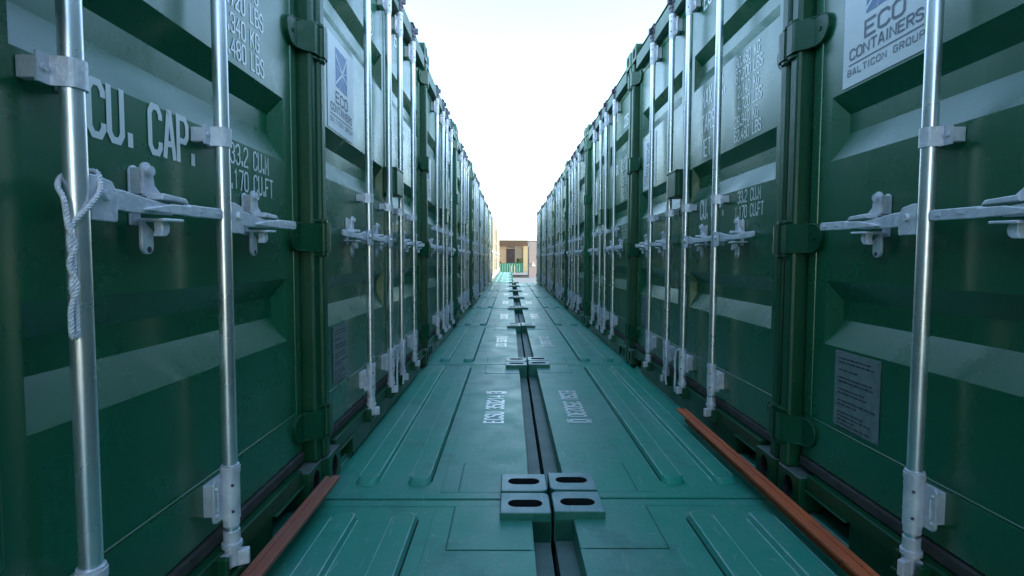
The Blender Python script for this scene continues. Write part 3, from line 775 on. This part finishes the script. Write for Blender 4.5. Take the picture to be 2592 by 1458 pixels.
def place_upper(side, i):
    o = up0 if not used['u'] else copy_tree(up0); used['u'] = True
    x = OFFX.get((side, i), side*(0.845+random.uniform(-0.020, 0.020)))
    y = Y1+(i-0.5)*PITCH+OFFY.get((side, i), random.uniform(-0.006, 0.006))
    o.location = (x, y, 0.0); o.rotation_euler = (0, 0, (0 if side < 0 else math.pi)+(R(random.uniform(-0.12, 0.12)) if i >= 2 else 0))
    sd_ = 'left' if side < 0 else 'right'
    n = ORD[i] if i >= 0 else 'rearmost'
    cream = side < 0 and i >= 8
    if i == 0:
        lab = ('green container at the left edge, CU. CAP. lettering and a white rope on its rod' if side < 0 else
               'green container at the right edge, its white company sign beside one rod')
    elif i < 0: lab = 'green container standing behind the camera in the %s row' % sd_
    elif i == 1:
        lab = ('green container second along the left wall, with white sign by its near post' if side < 0 else
               'green container second along the right wall, with MAX GROSS and TARE lettering')
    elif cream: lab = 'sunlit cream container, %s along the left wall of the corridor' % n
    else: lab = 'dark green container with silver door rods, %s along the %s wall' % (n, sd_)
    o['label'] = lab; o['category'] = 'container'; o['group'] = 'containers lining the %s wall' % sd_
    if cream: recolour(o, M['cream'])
    elif i >= 2: vary(o, (i*3+(1 if side > 0 else 0)) % 4)
    return o
order = [(-1, i) for i in [0, 1, 2, 3, 4, 5, 6, 7, -1, 8, 9, 10, 11, 12, 13]] + [(1, i) for i in [0, 1, 2, 3, 4, 5, 6, 7, -1]]
for s, i in order: place_upper(s, i)
NUM = {(-1, 1): 'ECSU 350214 3', (1, 1): 'ECSU 350230 0'}
def place_lower(side, i):
    o = lo0 if not used['l'] else copy_tree(lo0); used['l'] = True
    o.location = (side*0.0045, Y1+(i-0.5)*PITCH+random.uniform(-0.002, 0.002), -HGT+random.choice((0, 0.002, -0.003))); o.rotation_euler = (0, 0, 0 if side < 0 else math.pi)
    sd_ = 'left' if side < 0 else 'right'; n = ORD[i] if i >= 0 else 'rearmost'
    if i == 1: lab = 'teal roofed container underfoot, roof number %s on the %s half' % (NUM[(side, 1)][5:11], sd_)
    elif i == 0: lab = 'teal container roof at the bottom edge, %s of the middle seam' % sd_
    elif i < 0: lab = 'teal roofed container behind the camera, %s half of the walkway' % sd_
    else: lab = 'container forming the walkway, %s roof from the camera on the %s half' % (n, sd_)
    o['label'] = lab; o['category'] = 'container'; o['group'] = 'containers under the walkway, %s half' % sd_
    t = NUM.get((side, i), 'ECSU 350%03d %d' % ((i*37+215+side*11) % 300, (i*7+side+3) % 10))
    return o, t
for o, t in [place_lower(s, i) for s, n in ((-1, 14), (1, 8)) for i in range(-1, n)]:
    a = obj('roof_number', roofnum_mb(t), M['letter'], o); a.location = (0, 0, HGT)

# ------------------------------------------------------------------ rope on the nearest left rod
def helix_rope(mb, path, r, pitch, strands=3, n=7):
    P = [Vector(p) for p in path]; D = [0.0]
    for i in range(1, len(P)): D.append(D[-1]+(P[i]-P[i-1]).length)
    for k in range(strands):
        pts = []
        for i, p in enumerate(P):
            t = (P[min(i+1, len(P)-1)]-P[max(i-1, 0)]).normalized()
            a = t.cross(Vector((0.31, 0.9, 0.2))).normalized(); b2 = t.cross(a)
            ph = 2*math.pi*(D[i]/pitch+k/strands); pts.append(p+(a*math.cos(ph)+b2*math.sin(ph))*r*0.52)
        mb.tube(pts, r*0.56, n)
def smooth_path(P, step):
    P = [Vector(p) for p in P]; out = []
    for i in range(len(P)-1):
        p0, p1, p2, p3 = P[max(i-1, 0)], P[i], P[i+1], P[min(i+2, len(P)-1)]
        m = max(2, int((p2-p1).length/step))
        for k in range(m):
            t = k/m
            out.append(0.5*((2*p1)+(p2-p0)*t+(2*p0-5*p1+4*p2-p3)*t*t+(3*p1-p0-3*p2+p3)*t**3))
    out.append(P[-1]); return out
rx = -0.850+RX; ry = Y1-0.5*PITCH+0.035+0.162
b = MB()
# loop over the handle hub and behind the rod, then the doubled tail hanging in front
RR = 0.0042
tail = lambda d, z, k=0.0: (rx+0.013+k, ry-0.031+d, z)
loop = [(rx+0.012, ry+0.034, HZ+0.036), (rx+0.021, ry+0.024, HZ+0.010), (rx+0.023, ry+0.002, HZ-0.016), (rx+0.018, ry-0.018, HZ-0.038), tail(0.002, HZ-0.056), tail(-0.003, HZ-0.085), tail(0.004, HZ-0.115), tail(-0.002, HZ-0.150), tail(0.005, HZ-0.185), tail(0.005, HZ-0.222)]
helix_rope(b, smooth_path(loop, 0.0025), RR, 0.019)
loop2 = [(rx-0.010, ry+0.030, HZ+0.040), (rx-0.022, ry+0.004, HZ+0.030), (rx-0.010, ry-0.024, HZ+0.010), (rx+0.004, ry-0.030, HZ-0.014), tail(-0.004, HZ-0.056), tail(0.003, HZ-0.085, 0.004), tail(-0.005, HZ-0.115), tail(0.003, HZ-0.150, 0.004), tail(-0.005, HZ-0.185), tail(-0.006, HZ-0.222)]
helix_rope(b, smooth_path(loop2, 0.0025), RR, 0.019)
helix_rope(b, smooth_path([(rx-0.010, ry+0.030, HZ+0.040), (rx+0.003, ry+0.036, HZ+0.042), (rx+0.012, ry+0.034, HZ+0.036)], 0.0025), RR, 0.019)
helix_rope(b, smooth_path([tail(0.005, HZ-0.220), tail(0.004, HZ-0.230), tail(-0.004, HZ-0.231), tail(-0.006, HZ-0.220)], 0.0025), RR, 0.019)
tag(obj('rope', b, M['rope']), 'white twisted rope looped over the lock rod of the left container', 'rope')

# ------------------------------------------------------------------ red-brown steel channels along the wall feet
def channel_mb(L, t=0.006):
    """rolled steel angle lying along +y: one leg flat on top, the other down at the wall side (-x)"""
    b = MB(); w_, h = 0.054, 0.070
    P = [(0.0, 0.0), (t, 0.0), (t, h-0.014), (w_, h-0.008), (w_, h+0.002), (w_-0.002, h+0.004),
         (0.028, h+0.004), (0.0265, h+0.002), (0.026, h-0.004), (0.018, h-0.004), (0.017, h+0.001), (0.0, h+0.001)]
    b.prism(P, 0, L, 'y', 0, bev=0.0008)
    return b
c = obj('steel_angle', channel_mb(3.2), M['rust'])
c.location = (0.812, 2.90, ROOF_Z+0.019); c.rotation_euler = (0, 0, math.pi-R(0.2))
tag(c, 'orange red oxide steel angle bar lying at the foot of the right wall', 'steel beam', 'steel angles on the walkway')
c = obj('steel_angle', channel_mb(2.6), M['rust_dark'])
c.location = (-0.85, -0.62, ROOF_Z+0.019); c.rotation_euler = (0, 0, R(-0.3))
tag(c, 'dull brown steel angle bar lying at the foot of the left wall', 'steel beam', 'steel angles on the walkway')

# ------------------------------------------------------------------ the yard beyond
GZ = -HGT-0.02
# green container standing on the ground
t = thing('shipping_container', 'pale green corrugated container on the ground beyond the walkway end', 'container', (0.2, 135, GZ))
b = MB(); pts = []; x = -2.95
while x < 2.8: pts += [(x, 0), (x+0.2, 0), (x+0.3, 0.08), (x+0.5, 0.08)]; x += 0.6
pts.append((2.95, 0))
b.add([(px, py, z) for px, py in pts for z in (0.15, 2.2)], [(2*i, 2*i+2, 2*i+3, 2*i+1) for i in range(len(pts)-1)])
obj('side_wall', b, M['fargreen'], t)
b = MB(); b.box(-2.95, 2.95, 0.09, 2.4, 0.1, 2.25); obj('body', b, M['fargreen'], t)
obj('roof', MB().box(-3.0, 3.0, -0.03, 2.45, 2.251, 2.33, 0, 0.01), M['fargreen'], t)
for x in (-3.0, 2.9): obj('corner_post', MB().box(x, x+0.1, -0.04, 0.1, 0, 2.25), M['fargreen'], t)
for i, x in enumerate((0.15, 0.95)):
    p = thing('bollard', ('pale bollard before the far green container, %s of the two' % ('left' if i == 0 else 'right')), 'bollard', (x, 134.2, GZ), 0, 'pale bollards')
    obj('post', MB().tube([(0, 0, 0), (0, 0, 1.55)], 0.19, 14), M['concrete'], p)
    obj('cap', MB().tube([(0, 0, 1.55), (0, 0, 1.62), (0, 0, 1.70)], [0.21, 0.2, 0.1], 14), M['concrete'], p)
# unseen long shed, added to keep the low sun off the left row
t = thing('sun_block_shed', 'unseen grey shed added behind the right hand container row to block low sun', 'building', (9.4, 4.5, GZ))
obj('wall', MB().box(0, 9, -14, 14, 0, 6.2), M['concrete'], t)
b = MB(); b.prism([(-0.3, 6.15), (9.3, 6.15), (9.3, 6.4), (4.5, 7.1), (-0.3, 6.4)], -14.3, 14.3, 'y'); obj('roof', b, M['roof_dark'], t)
b = MB()
for k in range(6): b.box(-0.06, -0.002, -12+k*4.4, -9.5+k*4.4, 0.05, 3.2)
obj('shutter', b, M['farsteel'], t)
# warehouse
t = thing('warehouse', 'beige warehouse with dark eaves and brown door at the far end', 'building', (0, 150, GZ))
b = MB()
def wallbox(x0, x1, z0, z1, mi=0): b.box(x0, x1, 0, 0.4, z0, z1, mi)
wallbox(-12, -1.15, 0, 7.2); wallbox(1.25, 3.55, 0, 7.2); wallbox(-1.149, 1.249, 7.1, 7.19)
b.box(-12, 3.55, 0.41, 9, 0, 7.2)
obj('wall', b, M['beige'], t)
d = obj('door', MB().box(-1.14, 1.24, 0.1, 0.35, 0, 7.05), M['door_brown'], t)
b = MB()
for k in range(7): b.box(-1.12+k*0.34, -1.10+k*0.34, 0.06, 0.099, 0.05, 7.0)
obj('door_rib', b, M['roof_dark'], d)
b = MB()
b.add([(-12, -2.6, 8.1), (5.0, -2.6, 8.1), (6.1, 0.0, 7.0), (-12, 0, 7.0)], [(0, 1, 2, 3)])
b.box(-12, 6.2, -0.25, 0.05, 6.86, 7.0)
rf = obj('soffit', b, M['soffit'], t)
b = MB(); b.box(-12, 5.0, -2.65, 9.5, 8.1, 8.55, 0, 0.03); b.box(-4.2, -3.4, -2.75, -2.66, 7.6, 8.4)
obj('roof', b, M['roof_dark'], t)
obj('side_wing', MB().box(3.56, 4.85, -0.6, 5, 0, 6.9), M['ochre'], t)
b = MB()
for x in (1.75, 2.9): b.box(x, x+0.5, -0.05, -0.001, 2.0, 3.6)
b.box(1.5, 3.4, -0.12, -0.051, 1.55, 1.75)
w_ = obj('window', b, M['door_brown'], t)
obj('fascia_board', MB().box(-3.0, 3.5, -0.18, -0.001, 6.3, 6.5), M['soffit'], t)
# pale pink annexe nearer than the warehouse
t = thing('annexe', 'pale pink flat roofed building right of the far warehouse', 'building', (0, 105, GZ))
obj('wall', MB().box(3.6, 11.0, 0, 8, 0, 6.9, 0, 0.02), M['pink'], t)
obj('roof', MB().box(3.5, 11.2, -0.15, 8.1, 6.901, 7.05, 0, 0.02), M['pink'], t)
br = obj('wall_bracket', MB().box(4.1, 4.75, -0.35, -0.001, 2.05, 2.2, 0, 0.02).box(4.25, 4.45, -0.3, -0.002, 2.21, 2.7, 0, 0.02), M['vinyl'], t)
# post, beam, soil heap, rail, shrub
t = thing('steel_post', 'tall grey steel post in front of the pink annexe', 'post', (3.28, 100, GZ))
obj('shaft', MB().box(-0.13, 0.13, -0.13, 0.13, 0, 5.7, 0, 0.015), M['farsteel'], t)
obj('base_plate', MB().box(-0.28, 0.28, -0.28, 0.28, 0, 0.08, 0, 0.01), M['farsteel'], t)
b = MB(); b.prism([(0, 0), (0.6, 0), (0.6, 0.1), (0.35, 0.1), (0.35, 0.42), (0.6, 0.42), (0.6, 0.52), (0, 0.52), (0, 0.42), (0.25, 0.42), (0.25, 0.1), (0, 0.1)], 0, 3.1, 'x')
o = obj('steel_beam', b, M['farsteel']); o.location = (0.2, 99, GZ); tag(o, 'dark steel beam lying on the pale ground beyond the walkway', 'steel beam')
b = MB(); rnd = random.Random(5); nx, ny = 22, 14; vs = []
for j in range(ny+1):
    for i in range(nx+1):
        u, v = i/nx*2-1, j/ny*2-1
        rr = max(0, 1-math.hypot(u*0.95, v*0.95)); vs.append((u*5.0, v*4.0, 5.6*min(1, rr*1.15)**1.05+rnd.uniform(-0.12, 0.12)*(rr > 0)))
b.add(vs, [(j*(nx+1)+i, j*(nx+1)+i+1, (j+1)*(nx+1)+i+1, (j+1)*(nx+1)+i) for j in range(ny) for i in range(nx)], 0, True)
o = obj('soil_heap', b, M['soil']); o.location = (-5.2, 143, GZ-0.05); tag(o, 'reddish brown soil heap at the far left before the warehouse', 'soil heap')
t = thing('timber_fence', 'pale timber rail fence crossing in front of the soil heap', 'fence', (-4.5, 138.2, GZ))
obj('rail', MB().box(-3.5, 3.4, 0, 0.1, 2.75, 3.0), M['timber'], t)
for x in (-3.2, 0, 3.0): obj('fence_post', MB().box(x, x+0.16, 0.101, 0.26, 0, 3.05), M['timber'], t)
b = MB(); rnd = random.Random(9)
for k in range(420):
    a = rnd.uniform(0, 2*math.pi); rr = rnd.random()**0.5; zz = rnd.uniform(0.2, 1)
    hx = 1.25*rr*math.cos(a)*(1.15-zz*0.7); hy = 0.8*rr*math.sin(a)*(1.15-zz*0.7)
    c0 = Vector((hx, hy, 0.6+zz*2.9)); n = Vector((rnd.uniform(-1, 1), rnd.uniform(-1, 1), rnd.uniform(-0.3, 1))).normalized()
    e = n.orthogonal().normalized()*0.14; f = n.cross(e)*1.3
    b.add([c0-e-f, c0+e-f*0.3, c0+f, c0-e*0.8+f*0.4], [(0, 1, 2, 3)])
t = thing('shrub', 'olive shrub growing beside the brown warehouse door', 'shrub', (2.3, 141, GZ))
obj('leaves', b, M['leaf'], t)
obj('stem', MB().tube([(0, 0, 0), (0.05, 0, 1.2), (0.02, 0.03, 2.6)], [0.09, 0.07, 0.03], 8), M['timber'], t)
